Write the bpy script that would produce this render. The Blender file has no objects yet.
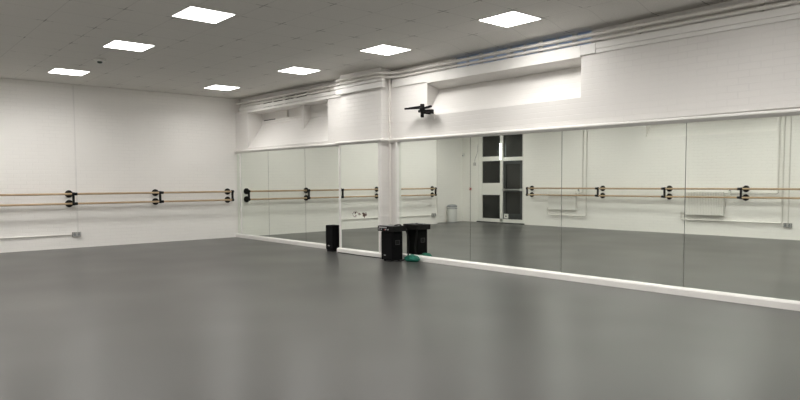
import bpy, bmesh, math, random
from mathutils import Vector, Matrix
random.seed(7)
SC = bpy.context.scene
COL = SC.collection
PI = math.pi

# ---------------------------------------------------------------- materials
def new_mat(name):
    m = bpy.data.materials.new(name); m.use_nodes = True
    nt = m.node_tree
    return m, nt, nt.nodes['Principled BSDF']

def plain(name, col, rough=.5, metal=0., spec=.5, noise=0., nscale=8.):
    m, nt, b = new_mat(name)
    b.inputs['Base Color'].default_value = (*col, 1)
    b.inputs['Roughness'].default_value = rough
    b.inputs['Metallic'].default_value = metal
    b.inputs['Specular IOR Level'].default_value = spec
    if noise:
        g = nt.nodes.new('ShaderNodeNewGeometry')
        n = nt.nodes.new('ShaderNodeTexNoise'); n.inputs['Scale'].default_value = nscale
        n.inputs['Detail'].default_value = 4
        nt.links.new(g.outputs['Position'], n.inputs['Vector'])
        r = nt.nodes.new('ShaderNodeValToRGB')
        r.color_ramp.elements[0].position = .3; r.color_ramp.elements[1].position = .7
        r.color_ramp.elements[0].color = (*[c * (1 - noise) for c in col], 1)
        r.color_ramp.elements[1].color = (*[min(1, c * (1 + noise)) for c in col], 1)
        nt.links.new(n.outputs['Fac'], r.inputs['Fac'])
        nt.links.new(r.outputs['Color'], b.inputs['Base Color'])
    return m

def brick_paint(name, axis, col, bump=.35, mort=.93):
    """white painted brickwork; axis = the horizontal world axis of the wall"""
    m, nt, b = new_mat(name)
    N = nt.nodes.new; L = nt.links.new
    g = N('ShaderNodeNewGeometry'); s = N('ShaderNodeSeparateXYZ'); c = N('ShaderNodeCombineXYZ')
    L(g.outputs['Position'], s.inputs[0])
    if axis == 'xy':
        add = N('ShaderNodeMath'); L(s.outputs['X'], add.inputs[0]); L(s.outputs['Y'], add.inputs[1])
        L(add.outputs[0], c.inputs['X'])
    else:
        L(s.outputs[axis.upper()], c.inputs['X'])
    L(s.outputs['Z'], c.inputs['Y'])
    nz0 = N('ShaderNodeTexNoise'); nz0.inputs['Scale'].default_value = 3.
    L(g.outputs['Position'], nz0.inputs['Vector'])
    mx = N('ShaderNodeVectorMath'); mx.operation = 'MULTIPLY_ADD'
    L(nz0.outputs['Color'], mx.inputs[0]); mx.inputs[1].default_value = (.012, .012, 0)
    L(c.outputs[0], mx.inputs[2])
    t = N('ShaderNodeTexBrick')
    t.inputs['Scale'].default_value = 1.
    t.inputs['Brick Width'].default_value = .225
    t.inputs['Row Height'].default_value = .075
    t.inputs['Mortar Size'].default_value = .005
    t.inputs['Mortar Smooth'].default_value = .6
    t.inputs['Color1'].default_value = (*col, 1)
    t.inputs['Color2'].default_value = (*[x * .985 for x in col], 1)
    t.inputs['Mortar'].default_value = (*[x * mort for x in col], 1)
    L(mx.outputs[0], t.inputs['Vector'])
    # some joints are filled with paint: fade the mortar by a big noise
    n = N('ShaderNodeTexNoise'); n.inputs['Scale'].default_value = 1.3; n.inputs['Detail'].default_value = 3
    L(g.outputs['Position'], n.inputs['Vector'])
    mr = N('ShaderNodeMapRange'); L(n.outputs['Fac'], mr.inputs['Value'])
    mr.inputs['From Min'].default_value = .38; mr.inputs['From Max'].default_value = .62
    mixc = N('ShaderNodeMix'); mixc.data_type = 'RGBA'
    mixc.inputs['A'].default_value = (*col, 1)
    L(t.outputs['Color'], mixc.inputs['B']); L(mr.outputs[0], mixc.inputs['Factor'])
    L(mixc.outputs['Result'], b.inputs['Base Color'])
    n2 = N('ShaderNodeTexNoise'); n2.inputs['Scale'].default_value = 60; n2.inputs['Detail'].default_value = 3
    L(g.outputs['Position'], n2.inputs['Vector'])
    ma = N('ShaderNodeMath'); ma.operation = 'MULTIPLY_ADD'
    L(t.outputs['Fac'], ma.inputs[0]); ma.inputs[1].default_value = -1.; 
    mb = N('ShaderNodeMath'); mb.operation = 'MULTIPLY'; mb.inputs[1].default_value = .25
    L(n2.outputs['Fac'], mb.inputs[0]); L(mb.outputs[0], ma.inputs[2])
    bp = N('ShaderNodeBump'); bp.inputs['Strength'].default_value = bump; bp.inputs['Distance'].default_value = .006
    L(ma.outputs[0], bp.inputs['Height']); L(bp.outputs[0], b.inputs['Normal'])
    b.inputs['Roughness'].default_value = .55
    b.inputs['Specular IOR Level'].default_value = .35
    return m

def ceiling_mat():
    m, nt, b = new_mat('ceiling_tiles')
    N = nt.nodes.new; L = nt.links.new
    g = N('ShaderNodeNewGeometry'); s = N('ShaderNodeSeparateXYZ'); L(g.outputs['Position'], s.inputs[0])
    def M(op, a, bb=None, cc=None):
        n = N('ShaderNodeMath'); n.operation = op
        for i, v in enumerate((a, bb, cc)):
            if v is None: continue
            if isinstance(v, (int, float)): n.inputs[i].default_value = v
            else: L(v, n.inputs[i])
        return n.outputs[0]
    def dist(o, phase):         # distance in metres to the nearest joint of the 0.6 m grid
        f = M('FRACT', M('DIVIDE', M('SUBTRACT', o, phase), .6))
        return M('MULTIPLY', M('MINIMUM', f, M('SUBTRACT', 1., f)), .6)
    dx = dist(s.outputs['X'], .03); dy = dist(s.outputs['Y'], .03)
    nz = N('ShaderNodeTexNoise'); nz.inputs['Scale'].default_value = 2.3; nz.inputs['Detail'].default_value = 3
    L(g.outputs['Position'], nz.inputs['Vector'])
    w = .0065
    lx = M('LESS_THAN', dx, w); ly = M('LESS_THAN', dy, w)
    near = M('MAXIMUM', M('MULTIPLY', lx, M('LESS_THAN', dy, .10)), M('MULTIPLY', ly, M('LESS_THAN', dx, .10)))
    gaps = M('MULTIPLY', near, M('GREATER_THAN', nz.outputs['Fac'], .5))      # tile corners hang open here and there
    faint = M('MULTIPLY', M('MAXIMUM', lx, ly), .13)
    fac = M('MAXIMUM', M('MULTIPLY', gaps, .6), faint)
    n2 = N('ShaderNodeTexNoise'); n2.inputs['Scale'].default_value = 90; L(g.outputs['Position'], n2.inputs['Vector'])
    cr = N('ShaderNodeValToRGB'); L(n2.outputs['Fac'], cr.inputs['Fac'])
    cr.color_ramp.elements[0].position = .35; cr.color_ramp.elements[0].color = (*[c * .93 for c in CEIL], 1)
    cr.color_ramp.elements[1].position = .6; cr.color_ramp.elements[1].color = (*CEIL, 1)
    mix = N('ShaderNodeMix'); mix.data_type = 'RGBA'
    L(fac, mix.inputs['Factor']); L(cr.outputs[0], mix.inputs['A']); mix.inputs['B'].default_value = (.05, .045, .04, 1)
    L(mix.outputs['Result'], b.inputs['Base Color'])
    b.inputs['Roughness'].default_value = .9; b.inputs['Specular IOR Level'].default_value = .15
    return m

def floor_mat():
    m, nt, b = new_mat('vinyl_floor')
    N = nt.nodes.new; L = nt.links.new
    g = N('ShaderNodeNewGeometry')
    n = N('ShaderNodeTexNoise'); n.inputs['Scale'].default_value = .8; n.inputs['Detail'].default_value = 2
    L(g.outputs['Position'], n.inputs['Vector'])
    cr = N('ShaderNodeValToRGB'); L(n.outputs['Fac'], cr.inputs['Fac'])
    cr.color_ramp.elements[0].position = .3; cr.color_ramp.elements[0].color = (*[c * .97 for c in FLOOR], 1)
    cr.color_ramp.elements[1].position = .7; cr.color_ramp.elements[1].color = (*[c * 1.03 for c in FLOOR], 1)
    # thin welded joints between the 1.5 m vinyl sheets, running across the room
    s = N('ShaderNodeSeparateXYZ'); L(g.outputs['Position'], s.inputs[0])
    d = N('ShaderNodeMath'); d.operation = 'DIVIDE'; L(s.outputs['Y'], d.inputs[0]); d.inputs[1].default_value = 2.0
    f = N('ShaderNodeMath'); f.operation = 'FRACT'; L(d.outputs[0], f.inputs[0])
    lt = N('ShaderNodeMath'); lt.operation = 'LESS_THAN'; L(f.outputs[0], lt.inputs[0]); lt.inputs[1].default_value = .004
    mu = N('ShaderNodeMath'); mu.operation = 'MULTIPLY'; L(lt.outputs[0], mu.inputs[0]); mu.inputs[1].default_value = .12
    mix = N('ShaderNodeMix'); mix.data_type = 'RGBA'
    L(mu.outputs[0], mix.inputs['Factor']); L(cr.outputs[0], mix.inputs['A']); mix.inputs['B'].default_value = (.03, .03, .03, 1)
    L(mix.outputs['Result'], b.inputs['Base Color'])
    n2 = N('ShaderNodeTexNoise'); n2.inputs['Scale'].default_value = .7; n2.inputs['Detail'].default_value = 1
    L(g.outputs['Position'], n2.inputs['Vector'])
    mr = N('ShaderNodeMapRange'); L(n2.outputs['Fac'], mr.inputs['Value'])
    mr.inputs['From Min'].default_value = .3; mr.inputs['From Max'].default_value = .7
    mr.inputs['To Min'].default_value = .30; mr.inputs['To Max'].default_value = .345
    L(mr.outputs[0], b.inputs['Roughness'])
    b.inputs['Specular IOR Level'].default_value = FSPEC
    return m

def emit(name, col, strength):
    m = bpy.data.materials.new(name); m.use_nodes = True
    nt = m.node_tree; nt.nodes.clear()
    e = nt.nodes.new('ShaderNodeEmission'); o = nt.nodes.new('ShaderNodeOutputMaterial')
    e.inputs['Color'].default_value = (*col, 1); e.inputs['Strength'].default_value = strength
    nt.links.new(e.outputs[0], o.inputs['Surface'])
    return m

def wood(name, c1, c2):
    m, nt, b = new_mat(name)
    N = nt.nodes.new; L = nt.links.new
    g = N('ShaderNodeNewGeometry'); n = N('ShaderNodeTexNoise'); n.inputs['Scale'].default_value = 6
    mp = N('ShaderNodeVectorMath'); mp.operation = 'MULTIPLY'; mp.inputs[1].default_value = (1, 1, 14)
    L(g.outputs['Position'], mp.inputs[0]); L(mp.outputs[0], n.inputs['Vector'])
    cr = N('ShaderNodeValToRGB'); L(n.outputs['Fac'], cr.inputs['Fac'])
    cr.color_ramp.elements[0].position = .35; cr.color_ramp.elements[0].color = (*c1, 1)
    cr.color_ramp.elements[1].position = .65; cr.color_ramp.elements[1].color = (*c2, 1)
    L(cr.outputs[0], b.inputs['Base Color']); b.inputs['Roughness'].default_value = .4
    return m

def mirror_mat():
    m, nt, b = new_mat('mirror_glass')
    b.inputs['Base Color'].default_value = (.865, .905, .85, 1)
    b.inputs['Metallic'].default_value = 1.; b.inputs['Roughness'].default_value = .012
    # a trace of unevenness in the silvered sheets
    g = nt.nodes.new('ShaderNodeNewGeometry'); n = nt.nodes.new('ShaderNodeTexNoise')
    n.inputs['Scale'].default_value = .9
    nt.links.new(g.outputs['Position'], n.inputs['Vector'])
    bp = nt.nodes.new('ShaderNodeBump'); bp.inputs['Strength'].default_value = .06; bp.inputs['Distance'].default_value = .004
    nt.links.new(n.outputs['Fac'], bp.inputs['Height']); nt.links.new(bp.outputs[0], b.inputs['Normal'])
    return m

def glass_mat(name, col, rough=.25):
    m, nt, b = new_mat(name)
    b.inputs['Base Color'].default_value = (*col, 1)
    b.inputs['Transmission Weight'].default_value = 1.
    b.inputs['Roughness'].default_value = rough; b.inputs['IOR'].default_value = 1.1
    return m

WHITE = (.76, .742, .715)      # window wall paint, darkened in colour to offset strong lamp light
WHITE_LIFTED = (.89, .872, .838)      # same paint on other walls, lightened in colour to make up for dim light
CEIL = (.75, .735, .70)
FLOOR = (.060, .0595, .0565)
FSPEC = .42
LCOL = (1., .975, .942)
LAMP = 10.8
WATT = 14.
SPREAD = math.radians(152)

M = {}
M['wall_y'] = brick_paint('painted_brick_side', 'y', WHITE_LIFTED)
M['wall_x'] = brick_paint('painted_brick_long', 'x', WHITE)
M['wall_d'] = brick_paint('painted_brick_door_side', 'x', WHITE_LIFTED)
M['pier'] = brick_paint('painted_brick_pier', 'xy', WHITE, .6, .9)
M['ceil'] = ceiling_mat()
M['floor'] = floor_mat()
M['trim'] = plain('white_gloss_paint', (.80, .785, .755), .4, noise=.03, nscale=5)
M['pipe'] = plain('painted_pipe', (.74, .72, .68), .45)
M['frame'] = plain('white_painted_timber', (.80, .79, .75), .4)
M['mirror'] = mirror_mat()
M['edge'] = plain('mirror_backing', (.06, .065, .06), .6)
M['black'] = plain('black_plastic', (.005, .005, .005), .55, spec=.25)
M['blackmat'] = plain('black_carpet_covering', (.004, .004, .0045), .9, spec=.12, noise=.3, nscale=200)
M['grille'] = plain('black_grille_cloth', (.005, .005, .0055), .8, spec=.12)
M['metalblack'] = plain('black_powder_coated_steel', (.004, .004, .0045), .55, spec=.2)
M['wood'] = wood('beech_rail', (.40, .285, .165), (.51, .375, .23))
M['lamp'] = emit('lit_diffuser', LCOL, LAMP)
M['tube'] = emit('lit_tube', (.95, 1., 1.), 6.)
M['darkglass'] = plain('night_dark_glass', (.020, .021, .019), .12, spec=.5)
M['duskglass'] = glass_mat('obscured_blue_glass', (.8, .9, 1.), .3)
M['doorpaint'] = plain('dark_grey_door_paint', (.040, .045, .044), .45)
M['steel'] = plain('brushed_steel', (.55, .55, .54), .35, metal=.9)
M['socketgrey'] = plain('metalclad_socket_grey', (.30, .30, .29), .45, metal=.3)
M['silver'] = plain('silver_plastic', (.45, .45, .46), .4, metal=.4)
M['red'] = plain('red_plastic', (.45, .05, .04), .4)
M['green'] = plain('green_fabric', (.0, .115, .075), .75, noise=.25, nscale=25)
M['binwhite'] = plain('bin_white', (.72, .72, .70), .35)
M['bingrey'] = plain('bin_lid_grey', (.27, .28, .29), .4)
M['paper'] = plain('notice_white', (.78, .78, .74), .6)
M['rust'] = plain('desilvered_brown', (.10, .065, .05), .7, noise=.4, nscale=60)
M['rust2'] = plain('desilvered_grey', (.26, .21, .19), .7, noise=.3, nscale=60)
M['smoke'] = plain('detector_tinted_cap', (.05, .075, .065), .3)
M['radiator'] = plain('radiator_enamel', (.80, .785, .75), .35)
M['radiator2'] = plain('control_box_grey', (.5, .5, .48), .4)
M['handle'] = plain('handle_black', (.03, .03, .032), .4)
M['logo'] = plain('logo_silver', (.45, .45, .45), .4, metal=.3)

# ---------------------------------------------------------------- mesh helpers
def BM(): return bmesh.new()

def box(bm, x0, x1, y0, y1, z0, z1, bev=0):
    vs = [bm.verts.new((x, y, z)) for x in (x0, x1) for y in (y0, y1) for z in (z0, z1)]
    F = [(0, 1, 3, 2), (4, 6, 7, 5), (0, 4, 5, 1), (2, 3, 7, 6), (0, 2, 6, 4), (1, 5, 7, 3)]
    fs = [bm.faces.new([vs[i] for i in f]) for f in F]
    if bev:
        es = list({e for f in fs for e in f.edges})
        bmesh.ops.bevel(bm, geom=es, offset=bev, segments=2, profile=.6, affect='EDGES')
    return bm

def prism(bm, poly, a0, a1, axis='x', dz=0.):
    """extrude a polygon along an axis; poly is (y,z) for x, (x,z) for y, (x,y) for z; dz shifts the far end in z"""
    def P(a, p, s):
        if axis == 'x': return (a, p[0], p[1] + s)
        if axis == 'y': return (p[0], a, p[1] + s)
        return (p[0], p[1], a)
    A = [bm.verts.new(P(a0, p, 0)) for p in poly]; B = [bm.verts.new(P(a1, p, dz)) for p in poly]
    bm.faces.new(A); bm.faces.new(B[::-1])
    n = len(poly)
    for i in range(n): bm.faces.new((A[i], B[i], B[(i + 1) % n], A[(i + 1) % n]))
    return bm

def sweep(bm, path, prof):
    """sweep a profile (offset to the right-hand room side, z) along a horizontal path with mitred corners.
    path points are (x, y[, z])."""
    rings = []
    P = [Vector((p[0], p[1])) for p in path]
    Z = [p[2] if len(p) > 2 else 0 for p in path]
    for i in range(len(P)):
        d1 = (P[i] - P[i - 1]).normalized() if i else None
        d2 = (P[i + 1] - P[i]).normalized() if i < len(P) - 1 else None
        n1 = Vector((d1.y, -d1.x)) if d1 else None
        n2 = Vector((d2.y, -d2.x)) if d2 else None
        if n1 and n2:
            n = (n1 + n2); n = n / max(.2, n.length_squared) * 2
        else: n = n1 or n2
        rings.append([bm.verts.new((P[i].x + n.x * o, P[i].y + n.y * o, Z[i] + z)) for o, z in prof])
    k = len(prof)
    for a, b in zip(rings, rings[1:]):
        for j in range(k): bm.faces.new((a[j], b[j], b[(j + 1) % k], a[(j + 1) % k]))
    bm.faces.new(rings[0]); bm.faces.new(rings[-1][::-1])
    return bm

def tube(bm, pts, r, seg=10, cap=True):
    pts = [Vector(p) for p in pts]
    rings = []; prev = None
    for i, p in enumerate(pts):
        if i == 0: t = pts[1] - p
        elif i == len(pts) - 1: t = p - pts[i - 1]
        else: t = (pts[i + 1] - p).normalized() + (p - pts[i - 1]).normalized()
        t.normalize()
        if prev is None:
            a = Vector((0, 0, 1)) if abs(t.z) < .9 else Vector((1, 0, 0))
            u = t.cross(a).normalized()
        else:
            u = (prev - t * prev.dot(t)).normalized()
        prev = u; v = t.cross(u)
        sc = 1.
        if 0 < i < len(pts) - 1:
            c = (pts[i + 1] - p).normalized().dot((p - pts[i - 1]).normalized())
            sc = 1 / max(.5, math.sqrt((1 + c) / 2))
        rr = r[i] if isinstance(r, (list, tuple)) else r
        rings.append([bm.verts.new(p + (u * math.cos(2 * PI * k / seg) + v * math.sin(2 * PI * k / seg)) * rr * (1 if sc < 1.05 else min(sc, 1.2))) for k in range(seg)])
    for a, b in zip(rings, rings[1:]):
        for k in range(seg): bm.faces.new((a[k], a[(k + 1) % seg], b[(k + 1) % seg], b[k]))
    if cap:
        bm.faces.new(rings[0][::-1]); bm.faces.new(rings[-1])
    return bm

def bend(pts, rad=.05, n=5):
    """round the corners of a polyline"""
    pts = [Vector(p) for p in pts]; out = [pts[0]]
    for i in range(1, len(pts) - 1):
        a, b, c = pts[i - 1], pts[i], pts[i + 1]
        r = min(rad, (b - a).length * .45, (c - b).length * .45)
        p = b + (a - b).normalized() * r; q = b + (c - b).normalized() * r
        for k in range(n + 1):
            t = k / n
            out.append(p * (1 - t) ** 2 + b * 2 * t * (1 - t) + q * t * t)
    out.append(pts[-1])
    return out

def lathe(bm, prof, c, seg=24):
    """revolve (r, z) about the vertical through c"""
    rings = [[bm.verts.new((c[0] + r * math.cos(2 * PI * k / seg), c[1] + r * math.sin(2 * PI * k / seg), c[2] + z)) for k in range(seg)] for r, z in prof]
    for a, b in zip(rings, rings[1:]):
        for k in range(seg): bm.faces.new((a[k], a[(k + 1) % seg], b[(k + 1) % seg], b[k]))
    bm.faces.new(rings[0][::-1]); bm.faces.new(rings[-1])
    return bm

WORLD = {}
def obj(name, bm, mat, parent=None, smooth=False):
    bmesh.ops.recalc_face_normals(bm, faces=bm.faces)
    me = bpy.data.meshes.new(name)
    vs = [v.co for v in bm.verts]
    if parent is None:
        xs = [v.x for v in vs]; ys = [v.y for v in vs]; zs = [v.z for v in vs]
        o0 = Vector(((min(xs) + max(xs)) / 2, (min(ys) + max(ys)) / 2, min(zs)))
    else: o0 = WORLD[parent.name]
    for v in bm.verts: v.co = v.co - o0
    bm.to_mesh(me); bm.free()
    if smooth:
        for p in me.polygons: p.use_smooth = True
        me.set_sharp_from_angle(angle=math.radians(40))
    me.materials.append(mat)
    o = bpy.data.objects.new(name, me); COL.objects.link(o)
    if parent is None: o.location = o0
    else: o.parent = parent
    WORLD[o.name] = o0.copy()
    return o

def tag(o, label, cat, group=None, kind=None):
    o['label'] = label; o['category'] = cat
    if group: o['group'] = group
    if kind: o['kind'] = kind
    return o

def thing(name, loc, label, cat, group=None):
    o = bpy.data.objects.new(name, None); COL.objects.link(o)
    o.empty_display_size = .1
    o.location = loc; WORLD[o.name] = Vector(loc)
    return tag(o, label, cat, group)

def struct(name, bm, mat, label=None, cat=None, smooth=False):
    o = obj(name, bm, mat, None, smooth); o['kind'] = 'structure'
    if label: o['label'] = label; o['category'] = cat
    return o

def dup(root, loc, label):
    r = root.copy(); COL.objects.link(r); r.location = loc; r['label'] = label
    WORLD[r.name] = Vector(loc)
    for ch in list(root.children):
        c = ch.copy(); COL.objects.link(c); c.parent = r
        for g in list(ch.children):
            d = g.copy(); COL.objects.link(d); d.parent = c
    return r

# ---------------------------------------------------------------- measured layout
W = 8.617                  # room width (mirror wall y=0, door wall y=-W)
XR = 16.6                  # end wall behind the camera
H = 3.448
NL = -7.05                 # the left wall steps back beyond this y
NX = -.33
PX0, PX1, PY = 4.662, 5.905, -.20      # brick pier

def sstep(t): t = max(0., min(1., t)); return t * t * (3 - 2 * t)
def ceil_z(x, y):          # the old suspended ceiling sags towards the window wall
    return 3.446 - .094 * sstep(x / 8.) * sstep((y + .5) / .5)
def drop(x): return -.005 * (x - 6)

# ---------------------------------------------------------------- floor, ceiling
struct('floor', box(BM(), -.7, XR + .3, -W - .3, .6, -.12, 0), M['floor'], 'grey vinyl dance floor', 'floor')
bm = BM()
xs = [-.6 + .3 * i for i in range(59)]; ys = [-W - .3, -7, -5, -3, -2, -1] + [-.6 + .06 * i for i in range(15)]
low = [[bm.verts.new((x, y, ceil_z(x, y))) for y in ys] for x in xs]
top = [[bm.verts.new((x, y, 3.56)) for y in ys] for x in xs]
for i in range(len(xs) - 1):
    for j in range(len(ys) - 1):
        bm.faces.new((low[i][j], low[i][j + 1], low[i + 1][j + 1], low[i + 1][j]))
        bm.faces.new((top[i][j], top[i + 1][j], top[i + 1][j + 1], top[i][j + 1]))
for i in range(len(xs) - 1):
    for j in (0, len(ys) - 1): bm.faces.new((low[i][j], low[i + 1][j], top[i + 1][j], top[i][j]))
for j in range(len(ys) - 1):
    for i in (0, len(xs) - 1): bm.faces.new((low[i][j], low[i][j + 1], top[i][j + 1], top[i][j]))
struct('ceiling', bm, M['ceil'], 'grey tiled suspended ceiling', 'ceiling', smooth=True)

# ---------------------------------------------------------------- walls
ZC = 3.5
bm = BM()
box(bm, -.62, 0, NL, .5, 0, ZC)
box(bm, -.62, NX, -W - .3, NL, 0, ZC)
struct('wall_left', bm, M['wall_y'], 'white painted brick wall carrying the barre on the left', 'wall')

# mirror wall with two window recesses and two clerestory strips
LX0, LX1, LZ0, LZ1 = .62, 4.0, 2.2, 3.05
RX0, RX1, RZ0, RZ1 = 6.90, 9.84, 2.46, 3.0
CL = (1.1, 3.06, 3.12, 3.305)       # clerestory behind the pipes, left (x0,x1,z0,z1)
CR = (7.40, 9.92, 3.11, 3.43)    # and right
bm = BM()
box(bm, 0, XR, .02, .5, 0, 2.1)
for a, b in ((0, LX0), (LX1, RX0), (RX1, XR)): box(bm, a, b, 0, .5, 2.1, 3.1)
prism(bm, [(0, 2.1), (0, LZ0), (.4, 2.78), (.4, 3.1), (.5, 3.1), (.5, 2.1)], LX0, LX1)
prism(bm, [(0, LZ1), (0, 3.1), (.4, 3.1), (.4, LZ1)], LX0, LX1)
prism(bm, [(0, 2.1), (0, RZ0), (.3, 2.925), (.3, 3.1), (.5, 3.1), (.5, 2.1)], RX0, RX1)
prism(bm, [(0, RZ1), (0, 3.1), (.3, 3.1), (.3, 2.925)], RX0, RX1)
for a, b in ((0, CL[0]), (CL[1], CR[0]), (CR[1], XR)): box(bm, a, b, .13, .24, 3.1, ZC)
for x0, x1, z0, z1 in (CL, CR):
    box(bm, x0, x1, .13, .24, 3.1, z0); box(bm, x0, x1, .13, .24, z1, ZC)
# fin that divides the left recess
prism(bm, [(.22, 2.519), (.22, 3.06), (.4, 3.06), (.4, 2.78)], 2.66, 2.765)
struct('wall_back', bm, M['wall_x'], 'white painted brick wall above the long mirrors', 'wall')

struct('wall_pier', box(BM(), PX0, PX1, PY + .03, .05, 0, ZC), M['pier'], 'white painted brick pier between the mirrors', 'pier')
# door wall with a shallow window recess
DX0, DX1, DZ1 = .36, 2.26, 2.92
QX0, QX1, QZ0, QZ1 = 6.27, 9.40, 2.47, 3.1
bm = BM(); y0, y1 = -W - .3, -W
box(bm, -.62, DX0, y0, y1, 0, ZC); box(bm, DX0, DX1, y0, y1, DZ1, ZC)
box(bm, DX1, QX0, y0, y1, 0, ZC); box(bm, QX1, XR, y0, y1, 0, ZC)
box(bm, QX0, QX1, y0, y1, QZ1, ZC)
prism(bm, [(y1, 0), (y1, QZ0), (y1 - .22, QZ0 + .3), (y1 - .22, QZ1), (y0, QZ1), (y0, 0)], QX0, QX1)
box(bm, DX0, DX1, y0, y0 + .05, 0, DZ1)
struct('wall_front', bm, M['wall_d'], 'white painted brick wall with the door, seen in the mirrors', 'wall')
struct('wall_right', box(BM(), XR, XR + .3, -W - .3, .5, 0, ZC), M['wall_y'], 'white painted brick end wall', 'wall')

# ---------------------------------------------------------------- clerestory windows
def clerestory(name, c, panes, label, pane_mat):
    x0, x1, z0, z1 = c
    b = BM()
    box(b, x0, x1, .14, .18, z0, z0 + .012); box(b, x0, x1, .14, .18, z1 - .012, z1)
    for i in range(panes + 1):
        xx = x0 + (x1 - x0) * i / panes
        wd = .035 if i % 2 == 0 else .018
        box(b, max(x0, xx - wd), min(x1, xx + wd), .135, .18, z0, z1)
    w = struct(name, b, M['frame'], label, 'window')
    p = obj('glass_pane', box(BM(), x0, x1, .16, .166, z0, z1), pane_mat, w)
    return w
clerestory('window_1', CR, 9, 'narrow strip of bluish window panes behind the ceiling pipes', M['duskglass'])
clerestory('window_2', CL, 4, 'narrow dark window strip behind the pipes near the corner', M['darkglass'])

# ---------------------------------------------------------------- mirrors
MG = 'mirrors along the window wall'
def mirror(x0, x1, y, z1a, z1b, label, tilt=0.):
    b = BM()
    A = [(x0, .085), (x1, .085), (x1, z1b), (x0, z1a)]
    prism(b, A, y, y + .006, 'y')
    c = prism(BM(), A, y + .0062, y + .012, 'y')
    for m_ in (b, c):
        for v in m_.verts: v.co.y += (v.co.x - (x0 + x1) / 2) * math.tan(tilt)
    t = obj('mirror', b, M['mirror']); tag(t, label, 'mirror', MG)
    e = obj('backing', c, M['edge'], t)
    return t
def ztrim(x): return 2.125 - .0072 * max(0, x - .3)
g = .004
xsA = [.02, 1.58, 3.135, PX0 - .002]
LA = ['tall mirror panel in the corner against the left wall, first before the pier',
      'middle mirror panel of the three left of the brick pier',
      'mirror panel just left of the pier, behind the small speaker']
for a, b2, l in zip(xsA, xsA[1:], LA): mirror(a + g, b2 - g, 0, ztrim(a), ztrim(b2), l)
TILT = math.radians(1.05)
pm = mirror(PX0 + .03, PX1 - .03, PY, 2.10, 2.09, 'narrow mirror panel on the front of the brick pier, with a brown blemish', TILT)
xsB = [6.15, 7.868, 9.552, 11.25, 12.93, 14.6, 16.3]
LB = ['mirror panel just right of the pier, behind the large speaker, reflecting the bin',
      'mirror panel reflecting the double door, second right of the pier',
      'mirror panel reflecting two barre brackets right of the door, third right of the pier',
      'mirror panel at the right edge, reflecting the ribbed radiator',
      'mirror panel fifth right of the pier', 'mirror panel farthest right along the wall']
for a, b2, l in zip(xsB[:5], xsB[1:5], LB): mirror(a + g, b2 - g, 0, ztrim(a), ztrim(b2), l)
# brown desilvered blemish on the pier mirror
def patch(poly, mat, label):
    b = BM(); prism(b, poly, 0, -.0006, 'y')
    for v in b.verts: v.co.y += PY - .0002 + (v.co.x - (PX0 + PX1) / 2) * math.tan(TILT)
    o = obj('desilvered_patch', b, M[mat], pm); o['label'] = label
def blob(x, z, rx, rz, ph, n=22, w=.3):
    return [(x + rx * (1 + w * math.sin(3 * a + ph) + .18 * math.sin(7 * a + 2 * ph)) * math.cos(a), z + rz * (1 + w * math.cos(2 * a + ph) + .18 * math.sin(5 * a + ph)) * math.sin(a)) for a in [2 * PI * k / n for k in range(n)]]
def arc(x, z, rx, rz, a0, a1, w, n=18):
    aa = [a0 + (a1 - a0) * k / n for k in range(n + 1)]
    return [(x + (rx + w * (.6 + .4 * math.sin(9 * a))) * math.cos(a), z + (rz + w) * math.sin(a)) for a in aa] + \
           [(x + (rx - w) * math.cos(a), z + (rz - w * (.6 + .4 * math.sin(7 * a))) * math.sin(a)) for a in aa[::-1]]
patch(arc(5.15, .757, .082, .048, 1.9, 5.1, .008), 'rust2', 'grey brown broken ring')
patch(arc(5.15, .757, .085, .05, -.2, 1.6, .008), 'rust2', 'grey brown broken ring')
patch(blob(5.15, .785, .026, .022, .5), 'rust', 'brown spot inside the ring')
patch(blob(5.165, .735, .02, .012, 1.5), 'rust2', 'grey spot under the ring')
patch(blob(5.275, .765, .04, .018, 2.2), 'rust2', 'grey brown streak between the patches')
patch(blob(5.405, .752, .045, .05, .9), 'rust', 'large dark brown patch')
patch(blob(5.465, .768, .025, .03, 2.8), 'rust2', 'grey brown edge of the large patch')

# ---------------------------------------------------------------- trims round the mirrors
def run(off, x0, x1, zf=None):
    z = zf or (lambda x: 0)
    return [(x0, 0, z(x0)), (PX0, 0, z(PX0)), (PX0, PY, z(PX0)), (PX1, PY, z(PX1)), (PX1, 0, z(PX1)), (x1, 0, z(x1))]
struct('baseboard_back', sweep(BM(), run(0, 0.0, XR), [(-.005, 0), (.052, 0), (.052, .068), (.046, .080), (.030, .092), (-.005, .092)]), M['trim'], 'white skirting along the foot of the mirrors', 'skirting', smooth=False)
b = sweep(BM(), run(0, 0.0, XR, lambda x: ztrim(x) - .02), [(-.005, -.005), (.020, -.005), (.062, .030), (.062, .045), (.030, .062), (-.005, .066)])
struct('trim_1', b, M['trim'], 'white timber ledge capping the mirrors', 'trim')
tn = 2
def vtrim(x0, x1, y0, y1, z1, label):
    global tn
    struct('trim_%d' % tn, box(BM(), x0, x1, y0, y1, .08, z1, .003), M['trim'], label, 'trim'); tn += 1
vtrim(.205, .245, -.022, 0, ztrim(.2) - .02, 'white upright strip at the corner end of the mirrors')
vtrim(PX0 - .004, PX0 + .042, PY - .025, PY + .03, 2.10, 'white upright strip on the left edge of the pier mirror')
vtrim(PX1 - .046, PX1 + .006, PY - .025, PY + .03, 2.09, 'white upright strip on the right edge of the pier mirror')
vtrim(6.125, 6.17, -.05, .02, ztrim(6.1) - .02, 'white upright strip on the left edge of the long mirrors')

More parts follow.
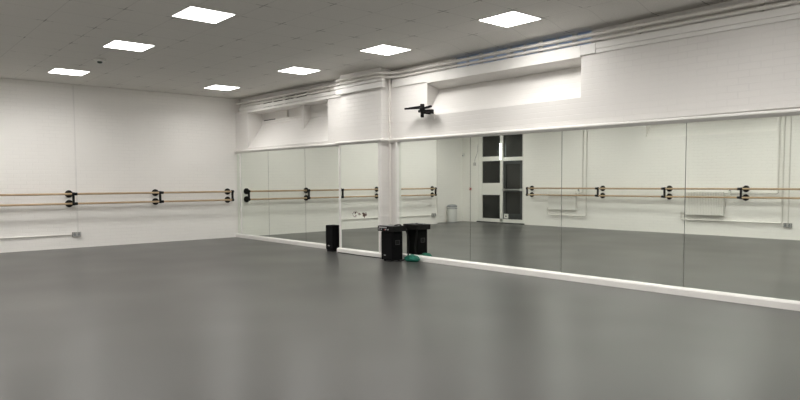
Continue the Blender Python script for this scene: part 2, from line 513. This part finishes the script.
# ---------------------------------------------------------------- fascia boards and service pipes
def board(x0, x1, za, zb, y0, y1, label):
    """horizontal board between heights za(x=6) and zb(x=6), following the droop of the run"""
    global tn
    b = BM()
    vs = []
    for x in (x0, x1):
        for y in (y0, y1):
            for z in (za, zb): vs.append(b.verts.new((x, y, z + drop(x))))
    for f in [(0, 1, 3, 2), (4, 6, 7, 5), (0, 4, 5, 1), (2, 3, 7, 6), (0, 2, 6, 4), (1, 5, 7, 3)]: b.faces.new([vs[i] for i in f])
    struct('trim_%d' % tn, b, M['trim'], label, 'trim'); tn += 1
board(.25, PX0, 3.085, 3.156, -.032, 0, 'upper white fascia board left of the pier')
board(.25, PX0, 3.022, 3.074, -.026, 0, 'lower white fascia board left of the pier')
board(PX1 + .12, RX0, 3.027, 3.158, -.026, 0, 'short white fascia board right of the pier')
board(RX0, RX1, 3.004, 3.158, -.030, 0, 'deep white fascia board along the head of the right recess')
board(RX1, 10.06, 3.027, 3.158, -.026, 0, 'short white fascia board beyond the right recess')
board(10.066, XR, 3.080, 3.158, -.026, 0, 'upper white fascia board at the right')
board(10.066, XR, 3.027, 3.076, -.022, 0, 'lower white fascia board at the right')
def wrap(za, zb, off, x0, yback, label):
    global tn
    b = sweep(BM(), [(x0, PY + .03, 0), (PX1 + .10, PY + .03, 0)], [(0, za), (off + .03, za), (off + .03, zb), (0, zb)])
    struct('trim_%d' % tn, b, M['trim'], label, 'trim'); tn += 1
wrap(3.030, 3.128, .030, PX0 - .055, -.07, 'white board wrapped round the head of the pier')
wrap(3.136, 3.180, .042, PX0 - .10, -.07, 'upper white board wrapped round the head of the pier')

def pipe_run(z, r, off, x0, x1, label):
    pts = [(x0, -off), (PX0 - .12, -off), (PX0 - .04, PY - off - .03), (PX1 - .05, PY - off - .03), (PX1 + .22, -off - .02), (PX1 + .45, -off), (x1, -off)]
    pts = bend([(x, y, z + drop(x) + (.016 if PX0 - .1 < x < PX1 and y < -.1 else 0)) for x, y in pts], .14, 6)
    t = thing('service_pipe', (x0, -off, z), label, 'pipe', 'service pipes under the ceiling')
    obj('pipe_run', tube(BM(), pts, r, 12), M['pipe'], t, True)
    for cx in (1.0, 2.6, 3.9, 5.2, 7.2, 8.6, 10.6, 12.0):
        yy = PY - off - .03 if PX0 < cx < PX1 else -off
        yw = PY + .03 if PX0 < cx < PX1 else .13
        b = BM(); zz = z + drop(cx) + (.016 if PX0 < cx < PX1 else 0)
        tube(b, [(cx - .012, yy, zz), (cx + .012, yy, zz)], r + .006, 12)
        box(b, cx - .008, cx + .008, yy, yw, zz - .008, zz + .008)
        obj('pipe_clip', b, M['pipe'], t)
pipe_run(3.268, .027, .020, .12, XR, 'upper white service pipe running just under the ceiling above the mirrors')
pipe_run(3.196, .023, .020, .55, XR, 'lower white service pipe running along the top of the fascia board')
t = thing('corner_pipe', (5.985, -.045, .09), 'slim white vertical pipe in the corner right of the brick pier', 'pipe')
obj('pipe_run', tube(BM(), [(5.985, -.045, 2.14), (5.985, -.045, 3.17)], .016, 12), M['pipe'], t, True)
obj('pipe_run', tube(BM(), [(5.985, -.045, .093), (5.985, -.045, 2.04)], .016, 12), M['pipe'], t, True)
obj('pipe_clip', box(BM(), 5.965, 6.005, -.065, 0, 2.42, 2.44), M['pipe'], t)
# rail and conduit inside the left recess
t = thing('recess_rail', (.70, .385, 2.86), 'thin rail with a dark gap on the back of the left window recess', 'rail')
obj('rail', box(BM(), .66, 2.66, .37, .4, 2.835, 2.86), M['trim'], t)
gp = obj('dark_gap', box(BM(), .72, 1.25, .392, .4, 2.862, 2.885), M['black'], t); gp['label'] = 'dark gap above the rail'
tag(obj('recess_conduit', tube(BM(), [(1.83, .38, 2.86), (1.83, .38, 3.05)], .022, 10), M['pipe'], None, True), 'short white upright conduit in the left window recess', 'conduit')

# ---------------------------------------------------------------- ceiling lights
def light_panel(x, y, label):
    z = ceil_z(x, y) - .0005
    t = thing('ceiling_light', (x, y, z), label, 'ceiling light', 'square LED ceiling panels')
    b = BM(); s = .2975; f = .014
    for (a0, a1, b0, b1) in ((-s, s, -s, -s + f), (-s, s, s - f, s), (-s, -s + f, -s + f, s - f), (s - f, s, -s + f, s - f)):
        box(b, x + a0, x + a1, y + b0, y + b1, z - .006, z)
    obj('frame', b, M['frame'], t)
    obj('diffuser', box(BM(), x - s + f, x + s - f, y - s + f, y + s - f, z - .004, z - .001), M['lamp'], t)
    # the lamp itself: an LED panel whose prismatic cover keeps the beam within SPREAD
    l = bpy.data.lights.new('led_array', 'AREA'); l.shape = 'SQUARE'; l.size = 2 * (s - f); l.energy = WATT; l.color = LCOL
    l.spread = SPREAD
    lo = bpy.data.objects.new('led_array', l); COL.objects.link(lo); lo.parent = t; lo.location = (0, 0, -.0045)
    return t
L0 = light_panel(1.53, -1.08, 'small-looking square ceiling light nearest the corner of mirrors and left wall')
spots = [(1.57, -4.15, 'square ceiling light farthest left, nearest the left wall'),
         (4.58, -4.05, 'square ceiling light above the smoke detector, middle of the left row'),
         (6.99, -3.94, 'largest square ceiling light at the top left, nearest end of the left row'),
         (4.40, -.92, 'square ceiling light above the alcove mirrors left of the pier'),
         (6.84, -.86, 'square ceiling light just right of and above the brick pier'),
         (9.32, -.84, 'square ceiling light above the black wall bracket and right window recess')]
hid = 'unseen square ceiling light added outside the view for overall light'  # unseen lamps: grid carried on, extra ones added to even the wall light
spots += [(12.1, -1.7, hid), (14.2, -1.7, hid), (9.4, -4.0, hid), (11.8, -4.0, hid), (14.2, -4.0, hid), (10.7, -2.4, hid), (7.0, -5.6, hid), (9.4, -5.6, hid), (11.8, -5.6, hid), (1.57, -5.75, hid),
          (1.57, -7.1, hid), (4.55, -7.1, hid), (7.0, -7.1, hid), (9.4, -7.1, hid), (11.8, -7.1, hid)]
for x, y, l in spots:
    dup(L0, (x, y, ceil_z(x, y) - .001), l)
t = thing('smoke_detector', (3.22, -4.08, H - .006), 'small round smoke detector on the ceiling between the left lights', 'smoke detector')
zc = H - .006
obj('base', lathe(BM(), [(.09, 0), (.09, -.032), (.075, -.038)], (3.22, -4.08, zc)), M['paper'], t, True)
obj('sensor_cap', lathe(BM(), [(.04, -.038), (.038, -.055), (.03, -.065), (.01, -.07)], (3.22, -4.08, zc)), M['smoke'], t, True)

# ---------------------------------------------------------------- barres
def barre(frame, us, u0, u1, label, outdir):
    """frame(u, v, z) maps along-wall / out-of-wall / height to the world"""
    ZU, ZL, V = 1.148, .945, .20
    t = thing('ballet_barre', frame((u0 + u1) / 2, 0, .87), label, 'ballet barre', 'ballet barres')
    def disc(b, u, z, v0, v1, r):
        tube(b, [frame(u, v0, z), frame(u, v1, z)], r, 24)
    for u in us:
        b = BM()
        for z in (ZU, ZL):
            tube(b, [frame(u - .038 * outdir, .012, z), frame(u, V, z)], .013, 10)
            a0, a1 = (-.03, .075) if outdir > 0 else (-.075, .03)
            if u in (us[0], us[-1]): a0, a1 = -.03, .03
            tube(b, [frame(u + a0, V, z), frame(u + a1, V, z)], .031, 14)
        p, q = frame(u - .02, V - .02, ZL - .035), frame(u + .02, V + .022, ZU + .035)
        box(b, min(p[0], q[0]), max(p[0], q[0]), min(p[1], q[1]), max(p[1], q[1]), p[2], q[2])
        k = obj('bracket', b, M['metalblack'], t, True)
        for z in (ZU, ZL):
            b = BM(); ud = u - .038 * outdir; disc(b, ud, z, 0.0, .014, .078); disc(b, ud, z, .014, .024, .05)
            obj('wall_flange', b, M['black'], k, True)
    ends = [u0] + list(us[1:-1]) + [u1]
    for a, c in zip(ends, ends[1:]):
        for z in (ZU, ZL):
            obj('rail', tube(BM(), [frame(a, V, z), frame(c, V, z)], .0225, 14), M['wood'], t, True)
    return t
barre(lambda u, v, z: (v, u, z), [-.222, -2.0, -3.807, -5.22, -6.78], -.222, -6.78,
      'wooden double ballet barre on black brackets along the left wall', 1)
barre(lambda u, v, z: (u, -W + v, z), [2.55, 4.99, 6.90, 8.745, 10.6, 12.4], 2.55, 12.4,
      'wooden double ballet barre on the door wall, seen only in the long mirrors', -1)

# ---------------------------------------------------------------- sockets, conduit
def socket(frame, label, w=.085):
    c = frame(0, 0, 0)
    t = thing('double_socket', c, label, 'socket', 'double wall sockets')
    def fb(u0, u1, v0, v1, z0, z1, bev=0):
        p, q = frame(u0, v0, z0), frame(u1, v1, z1)
        return box(BM(), min(p[0], q[0]), max(p[0], q[0]), min(p[1], q[1]), max(p[1], q[1]), z0 + c[2] - 0, z1 + c[2], bev)
    obj('back_box', fb(-w, w, 0, .035, -.05, .05, .004), M['socketgrey'], t)
    obj('face_plate', fb(-w + .005, w - .005, .035, .042, -.045, .045), M['steel'], t)
    for s in (-1, 1):
        obj('outlet', fb(s * .04 - .024, s * .04 + .024, .042, .046, -.03, .018), M['bingrey'], t)
        obj('switch', fb(s * .04 - .008, s * .04 + .008, .042, .049, .024, .036), M['black'], t)
    return t
socket(lambda u, v, z: (v, -3.725 + u, .288 if z == 0 and u == 0 and v == 0 else z), 'grey double socket low on the left wall under the barre joint')
socket(lambda u, v, z: (v, -6.87 + u, .29 if z == 0 and u == 0 and v == 0 else z), 'dark double socket at the far end of the left wall, seen in the mirrors')
socket(lambda u, v, z: (9.685 + u, -W + v, .33 if z == 0 and u == 0 and v == 0 else z), 'dark double socket on the door wall right of the ribbed radiator, seen in mirror')
CG = 'white conduits and trunking on the walls'
def conduit(pts, r, label, mat='pipe'):
    return tag(obj('wall_conduit', tube(BM(), bend(pts, .04), r, 10), M[mat], None, True), label, 'conduit', CG)
tag(obj('wall_conduit', box(BM(), 0, .010, -3.703, -3.677, .34, 3.42, .002), M['trim']), 'white vertical conduit down the left wall to the socket', 'conduit', CG)
conduit([(.016, -3.815, .287), (.016, -6.78, .29)], .013, 'long horizontal conduit low on the left wall beside the socket')
conduit([(.018, -6.95, .29), (.018, -7.03, .29), (.018, -7.03, 3.42)], .014, 'vertical conduit at the stepped end of the left wall, seen in the mirrors')
conduit([(9.69, -W + .016, .38), (9.69, -W + .016, 3.42)], .012, 'vertical conduit above the far socket on the door wall, seen in mirror')

# ---------------------------------------------------------------- door set
YW = -W
d = struct('door_1', BM() and box(BM(), DX0, DX1, YW - .10, YW - .02, 2.87, DZ1), M['frame'], 'white framed glazed door set with dark panes, seen in the mirrors', 'door')
def part(name, mat, x0, x1, z0, z1, y0=-.10, y1=-.02, parent=None, bev=0):
    return obj(name, box(BM(), x0, x1, YW + y0, YW + y1, z0, z1, bev), M[mat], parent or d)
part('jamb', 'frame', DX0, .52, .06, 2.87); part('jamb', 'frame', 2.20, DX1, .06, 2.87)
part('mullion', 'frame', 1.31, 1.42, .06, 2.87, -.10, .0)
part('sill', 'frame', DX0, DX1, .035, .14, -.10, .0); part('threshold', 'doorpaint', DX0 - .04, DX1 + .04, .0, .035, -.10, .02)
part('transom', 'frame', .52, 1.31, 2.035, 2.18); part('transom', 'frame', 1.42, 2.20, 2.02, 2.135)
part('pane', 'darkglass', .52, 1.31, 2.18, 2.87, -.075, -.065); part('pane', 'darkglass', 1.42, 2.20, 2.135, 2.87, -.075, -.065)
part('pane', 'darkglass', .52, 1.31, 1.31, 2.035, -.075, -.065); part('pane', 'darkglass', .52, 1.31, .14, .92, -.075, -.065)
part('panel', 'frame', .52, 1.31, .92, 1.31, -.085, -.035); part('rail', 'frame', .52, 1.31, 1.205, 1.225, -.035, -.025)
lf = part('door_leaf', 'doorpaint', 1.425, 1.53, .145, 2.015, -.085, -.03)
for (a, b_, c, e) in ((2.10, 2.195, .145, 2.015), (1.53, 2.10, 1.92, 2.015), (1.53, 2.10, 1.02, 1.13), (1.53, 2.10, .145, .32)):
    part('door_rail', 'doorpaint', a, b_, c, e, -.085, -.03, lf)
part('door_glass', 'darkglass', 1.53, 2.10, 1.13, 1.92, -.065, -.055, lf); part('door_glass', 'darkglass', 1.53, 2.10, .32, 1.02, -.065, -.055, lf)
b = BM(); tube(b, [(1.44, YW + .04, 1.09), (2.22, YW + .04, 1.09)], .018, 12)
for xx in (1.47, 2.17): box(b, xx - .03, xx + .03, YW - .03, YW + .05, 1.05, 1.13)
obj('push_bar', b, M['steel'], lf, True)
nb = part('notice', 'paper', 1.47, 1.64, .165, .31, -.03, -.024, lf)
part('notice_mark', 'black', 1.515, 1.57, .215, .255, -.024, -.0235, nb)
t = thing('exit_lamp', (1.365, YW, 2.06), 'bright vertical tube lamp on the door mullion, seen in the mirrors', 'lamp')
obj('lamp_base', box(BM(), 1.33, 1.40, YW, YW + .025, 2.05, 2.60, .004), M['frame'], t)
obj('tube', tube(BM(), [(1.365, YW + .05, 2.07), (1.365, YW + .05, 2.58)], .028, 14), M['tube'], t, True)
t = thing('entry_box', (.235, YW, 1.88), 'small white control box on the wall left of the door, with cable', 'control box')
obj('case', box(BM(), .19, .27, YW, YW + .05, 1.90, 2.0, .004), M['radiator2'], t); obj('button', box(BM(), .215, .245, YW + .04, YW + .046, 1.93, 1.955), M['bingrey'], t)
obj('cable', tube(BM(), bend([(.235, YW + .02, 2.0), (.25, YW + .02, 2.12), (.35, YW + .012, 2.32), (.37, YW + .012, 2.6)], .08), .006, 8), M['bingrey'], t, True)
t = thing('call_point', (.03, YW, 1.08), 'small red fire call point on the wall left of the door', 'alarm')
obj('case', box(BM(), -.01, .07, YW, YW + .035, 1.07, 1.15, .004), M['red'], t); obj('glass', box(BM(), .005, .055, YW + .035, YW + .039, 1.09, 1.13), M['paper'], t)
t = thing('motion_sensor', (NX + .05, YW + .05, 2.2), 'small white motion sensor high in the recessed corner, seen in mirror', 'sensor')
obj('case', box(BM(), NX + .02, NX + .09, YW, YW + .06, 2.22, 2.34, .01), M['paper'], t); obj('lens', box(BM(), NX + .035, NX + .075, YW + .06, YW + .067, 2.235, 2.27), M['bingrey'], t)

# ---------------------------------------------------------------- bin in the recess
bx, by = -.12, -7.87
t = thing('pedal_bin', (bx, by, 0), 'white cylindrical bin with grey lid, seen in the mirror left of the door', 'bin')
obj('body', lathe(BM(), [(.155, .02), (.165, .05), (.165, .50), (.16, .505)], (bx, by, 0), 32), M['binwhite'], t, True)
obj('foot_ring', lathe(BM(), [(.16, 0), (.165, .01), (.155, .025)], (bx, by, 0), 32), M['bingrey'], t, True)
obj('band', lathe(BM(), [(.168, .455), (.169, .46), (.169, .475), (.166, .48)], (bx, by, 0), 32), M['bingrey'], t, True)
obj('lid', lathe(BM(), [(.168, .505), (.165, .55), (.14, .585), (.09, .60), (.02, .605)], (bx, by, 0), 32), M['bingrey'], t, True)

# ---------------------------------------------------------------- radiators and their pipes
def radiator(x0, x1, z0, z1, ribs, label):
    t = thing('radiator', ((x0 + x1) / 2, YW, z0), label, 'radiator', 'wall radiators')
    b = BM()
    if ribs:
        n = 24; pts = []
        w = (x1 - x0) / n
        poly = [(x0, YW + .05)]
        for i in range(n):
            for f, o in ((0., .102), (.3, .102), (.4, .118), (.85, .118), (.95, .102)):
                poly.append((x0 + (i + f) * w, YW + o))
        poly += [(x1, YW + .102), (x1, YW + .05)]
        prism(b, poly, z0, z1, 'z')
    else: box(b, x0, x1, YW + .035, YW + .075, z0, z1, .008)
    obj('panel', b, M['radiator'], t)
    b = BM(); box(b, x0 + .01, x1 - .01, YW + .052 if ribs else YW + .037, YW + .115 if ribs else YW + .073, z1, z1 + .012)
    top = obj('top_grille', b, M['radiator'], t)
    if ribs:
        for i in range(20):
            xx = x0 + .05 + i * (x1 - x0 - .1) / 19
            obj('slot', box(BM(), xx - .012, xx + .012, YW + .060, YW + .111, z1 + .012, z1 + .0125), M['bingrey'], top)
    for xx in (x0 + .12, x1 - .12): obj('wall_bracket', box(BM(), xx - .015, xx + .015, YW + .001, YW + (.052 if ribs else .037), z0 + .06, z1 - .06), M['bingrey'], t)
    return t
radiator(3.25, 4.20, .51, 1.045, False, 'plain flat white radiator under the barre, nearer the door, seen in mirror')
radiator(7.40, 8.32, .50, 1.055, True, 'ribbed white radiator under the barre, seen at the right of the mirrors')
PG = 'heating pipes on the door wall'
def hpipe(pts, label, valve=None):
    t = thing('heating_pipe', pts[0], label, 'pipe', PG)
    obj('pipe_run', tube(BM(), bend(pts, .05), .017, 10), M['pipe'], t, True)
    if valve:
        x, z = valve
        b = BM(); tube(b, [(x, YW + .06, z - .05), (x, YW + .06, z + .05)], .028, 12); obj('valve', b, M['paper'], t, True)
        b = BM(); tube(b, [(x, YW + .06, z + .05), (x, YW + .06, z + .09)], .02, 12); obj('valve_cap', b, M['bingrey'], t, True)
    return t
yp = YW + .045
hpipe([(4.40, yp, 3.42), (4.40, yp, 1.02), (4.20, yp + .03, 1.02)], 'shorter vertical heating pipe ending at the plain radiator valve', (4.28, 1.03))
hpipe([(4.52, yp, 3.42), (4.52, yp, .35), (3.20, yp, .35), (3.20, yp, .56), (3.25, yp + .02, .56)], 'long heating pipe dropping to a low run beneath the plain radiator')
hpipe([(9.475, yp, 3.42), (9.475, yp, 1.04), (8.32, yp + .03, 1.04)], 'heating pipe running level with the ribbed radiator top', (8.44, 1.05))
hpipe([(9.57, yp, 3.42), (9.57, yp, .37), (7.26, yp, .37), (7.26, yp, .57), (7.40, yp + .02, .57)], 'heating pipe with a low run beneath the ribbed radiator')

# ---------------------------------------------------------------- speakers
def speaker(x0, x1, y0, y1, z0, z1, label, handle):
    t = thing('loudspeaker', ((x0 + x1) / 2, (y0 + y1) / 2, 0), label, 'loudspeaker', 'black floor loudspeakers')
    obj('cabinet', box(BM(), x0, x1, y0 + .012, y1, z0, z1, .010), M['blackmat'], t)
    obj('grille', box(BM(), x0 + .012, x1 - .012, y0, y0 + .013, z0 + .015, z1 - .015, .004), M['grille'], t)
    w = x1 - x0
    lg = BM(); lx = x0 + .28 * w if handle else x0 + .35 * w
    for k in range(4): box(lg, lx + k * .0125, lx + k * .0125 + .009, y0 - .002, y0, z0 + .075, z0 + (.098 if k == 0 else .090))
    obj('badge', lg, M['logo'], t)
    for sx in (x0 + .05, x1 - .05):
        for sy in (y0 + .05, y1 - .05):
            obj('foot', lathe(BM(), [(.022, 0), (.024, .01), (.02, z0 + .002)], (sx, sy, 0), 12), M['black'], t)
    if handle:
        ym = (y0 + y1) / 2; zm = z0 + .62 * (z1 - z0)
        b = BM(); s = .05; h = .04
        for (a0, a1, c0, c1) in ((-s, s, h - .008, h), (-s, s, -h, -h + .008), (-s, -s + .008, -h + .008, h - .008), (s - .008, s, -h + .008, h - .008)):
            box(b, x1, x1 + .006, ym + a0, ym + a1, zm + c0, zm + c1)
        obj('handle', b, M['handle'], t)
        obj('handle_cup', box(BM(), x1 - .001, x1 + .002, ym - s + .008, ym + s - .008, zm - h + .008, zm + h - .008), M['black'], t)
    return t
speaker(6.16, 6.46, -.42, -.18, .012, .508, 'larger black loudspeaker by the pier, carrying the mixer on top', True)
t = speaker(4.255, 4.50, -.27, -.065, .03, .515, 'smaller black loudspeaker left of the pier mirror', False)
obj('plinth', box(BM(), 4.28, 4.475, -.255, -.08, .0, .031), M['black'], t)

# mixer / amplifier lying on the large speaker
t = thing('mixer', (6.30, -.30, .510), 'black rack mixer with silver controls lying on the larger loudspeaker', 'audio mixer')
mx0, mx1, my0, my1, mz0, mz1 = 6.10, 6.515, -.45, -.15, .510, .603
obj('case', box(BM(), mx0, mx1, my0 + .012, my1, mz0, mz1, .008), M['black'], t)
fp = obj('front_panel', box(BM(), mx0 + .01, mx1 - .02, my0 + .004, my0 + .013, mz0 + .008, mz1 - .008), M['metalblack'], t)
fs = obj('display_strip', box(BM(), mx0 + .04, mx0 + .25, my0, my0 + .005, mz0 + .058, mz0 + .078), M['silver'], fp)
for k in (0, 1, 3, 4):
    tb = BM(); tube(tb, [(mx0 + .05 + .06 * k, my0 - .008, mz0 + .034), (mx0 + .05 + .06 * k, my0 + .005, mz0 + .034)], .011, 12)
    obj('knob', tb, M['silver'], fp, True)
tb = BM(); tube(tb, [(mx0 + .20, my0 - .006, mz0 + .03), (mx0 + .20, my0 + .005, mz0 + .03)], .010, 12)
rk = obj('button', tb, M['red'], fp, True); rk['label'] = 'small red button'
tp = obj('top_tray', box(BM(), mx0 + .07, mx0 + .30, my0 + .03, my0 + .13, mz1, mz1 + .010, .003), M['silver'], t); tp['label'] = 'silver tray on the mixer top'
tb = BM(); tube(tb, bend([(mx0 + .24, my1 - .10, mz1 + .006), (mx0 + .30, my1 - .04, mz1 + .022), (mx1 - .06, my1 - .05, mz1 + .008), (mx1 - .03, my1 - .12, mz1 + .008)], .05), .008, 8)
obj('coiled_lead', tb, M['black'], t, True)

# cables behind the large speaker
def cable(pts, r, label):
    return tag(obj('cable', tube(BM(), bend(pts, .06, 6), r, 8), M['black'], None, True), label, 'cable', 'black cables by the speakers')
cable([(6.47, -.15, .60), (6.50, -.10, .42), (6.475, -.085, .22), (6.50, -.09, .06), (6.47, -.17, .012), (6.56, -.30, .008), (6.50, -.38, .008)], .007, 'black cable hanging behind the larger loudspeaker beside the green bag')
cable([(6.50, -.15, .58), (6.53, -.09, .36), (6.50, -.075, .16), (6.54, -.12, .03), (6.53, -.26, .008), (6.46, -.45, .008), (6.30, -.47, .008)], .006, 'thinner black cable looping on the floor by the larger loudspeaker')
cable([(4.50, -.16, .10), (4.56, -.20, .012), (4.70, -.29, .009), (4.95, -.275, .009), (5.3, -.30, .009), (5.8, -.285, .009), (6.10, -.27, .009)], .007, 'thin black lead along the pier skirting from the smaller loudspeaker')

# green bag
b = BM()
bmesh.ops.create_icosphere(b, subdivisions=4, radius=1.)
for v in b.verts:
    c = v.co
    n = .13 * math.sin(5 * c.x + 2 * c.z) + .10 * math.sin(7 * c.y + 3 * c.x + 1) + .06 * math.sin(11 * c.z + 6 * c.x)
    c *= 1 + n * .7
    c.z = max(c.z, -.75)
    x, y, z = c
    taper = 1 - .25 * max(0, x)
    v.co = Vector((6.695 + x * .165, -.158 + y * .085 * taper, .06 + (z) * .066 * taper))
tz = min(v.co.z for v in b.verts)
for v in b.verts: v.co.z -= tz
t = obj('bag', b, M['green'], None, True); tag(t, 'crumpled dark green fabric bag on the floor beside the larger loudspeaker', 'bag')
tb = BM(); tube(tb, bend([(6.60, -.20, .08), (6.64, -.23, .11), (6.72, -.225, .105), (6.76, -.21, .075)], .04), .008, 8)
obj('strap', tb, M['green'], t, True)

# ---------------------------------------------------------------- bracket on the wall under the right recess
t = thing('wall_bracket', (6.98, 0, 2.38), 'black swivel bracket with forked arms on the wall above the mirrors', 'bracket')
obj('wall_plate', box(BM(), 6.90, 7.075, -.02, 0, 2.375, 2.485, .004), M['trim'], t)
b = BM()
box(b, 6.965, 7.005, -.17, -.018, 2.475, 2.515, .006)
lathe(b, [(.024, -.01), (.030, .0), (.030, .09), (.026, .10)], (6.945, -.16, 2.43), 16)
lathe(b, [(.040, .09), (.046, .10), (.046, .145), (.036, .155), (.036, .2), (.03, .21)], (6.945, -.16, 2.43), 16)
obj('swivel_post', b, M['metalblack'], t, True)
def arm(name, p, q, w, h):
    p, q = Vector(p), Vector(q); d = (q - p).normalized(); s = Vector((-d.y, d.x, 0)).normalized() * w / 2; u = Vector((0, 0, h / 2))
    b = BM(); vs = [b.verts.new(c) for e in (p, q) for c in (e - s - u, e + s - u, e + s + u, e - s + u)]
    for f in ((0, 1, 2, 3), (7, 6, 5, 4), (0, 4, 5, 1), (1, 5, 6, 2), (2, 6, 7, 3), (3, 7, 4, 0)): b.faces.new([vs[i] for i in f])
    bmesh.ops.bevel(b, geom=b.edges[:], offset=.004, segments=2, affect='EDGES')
    return obj(name, b, M['metalblack'], t)
arm('fork_arm', (6.95, -.15, 2.605), (6.64, -.17, 2.598), .05, .022)
arm('fork_arm', (6.95, -.17, 2.575), (6.56, -.20, 2.592), .035, .030)
arm('fork_arm', (6.93, -.14, 2.565), (7.115, -.12, 2.592), .05, .030)
arm('clamp', (6.87, -.16, 2.525), (7.15, -.14, 2.515), .06, .04)
arm('clamp_jaw', (7.125, -.14, 2.50), (7.165, -.135, 2.50), .07, .07)

# ---------------------------------------------------------------- world, camera, view
w = bpy.data.worlds.new('dusk'); SC.world = w; w.use_nodes = True
bg = w.node_tree.nodes['Background']
bg.inputs['Color'].default_value = (.42, .53, .75, 1); bg.inputs['Strength'].default_value = .26

cam = bpy.data.cameras.new('camera'); co = bpy.data.objects.new('camera', cam); COL.objects.link(co)
f_ = Vector((-0.7500262, 0.65889876, -0.05755974)); r_ = Vector((0.66023731, 0.75103382, -0.00590742)); u_ = Vector((-0.03933692, 0.04243381, 0.99832459))
Rm = Matrix((r_, u_, -f_)).transposed()
co.matrix_world = Matrix.Translation((14.6021, -7.3906, 1.35)) @ Rm.to_4x4()
cam.sensor_width = 36; cam.sensor_fit = 'HORIZONTAL'
cam.lens = 36 * 631.41 / 800
cam.shift_y = 18.75 / 800
cam.clip_start = .05
SC.camera = co
SC.view_settings.view_transform = 'Standard'; SC.view_settings.look = 'None'
SC.view_settings.gamma = 1; SC.view_settings.use_curve_mapping = False
SC.view_settings.exposure = .17
SC.cycles.max_bounces = 10; SC.cycles.diffuse_bounces = 6; SC.cycles.glossy_bounces = 6
SC.cycles.caustics_reflective = True
SC.cycles.blur_glossy = .3
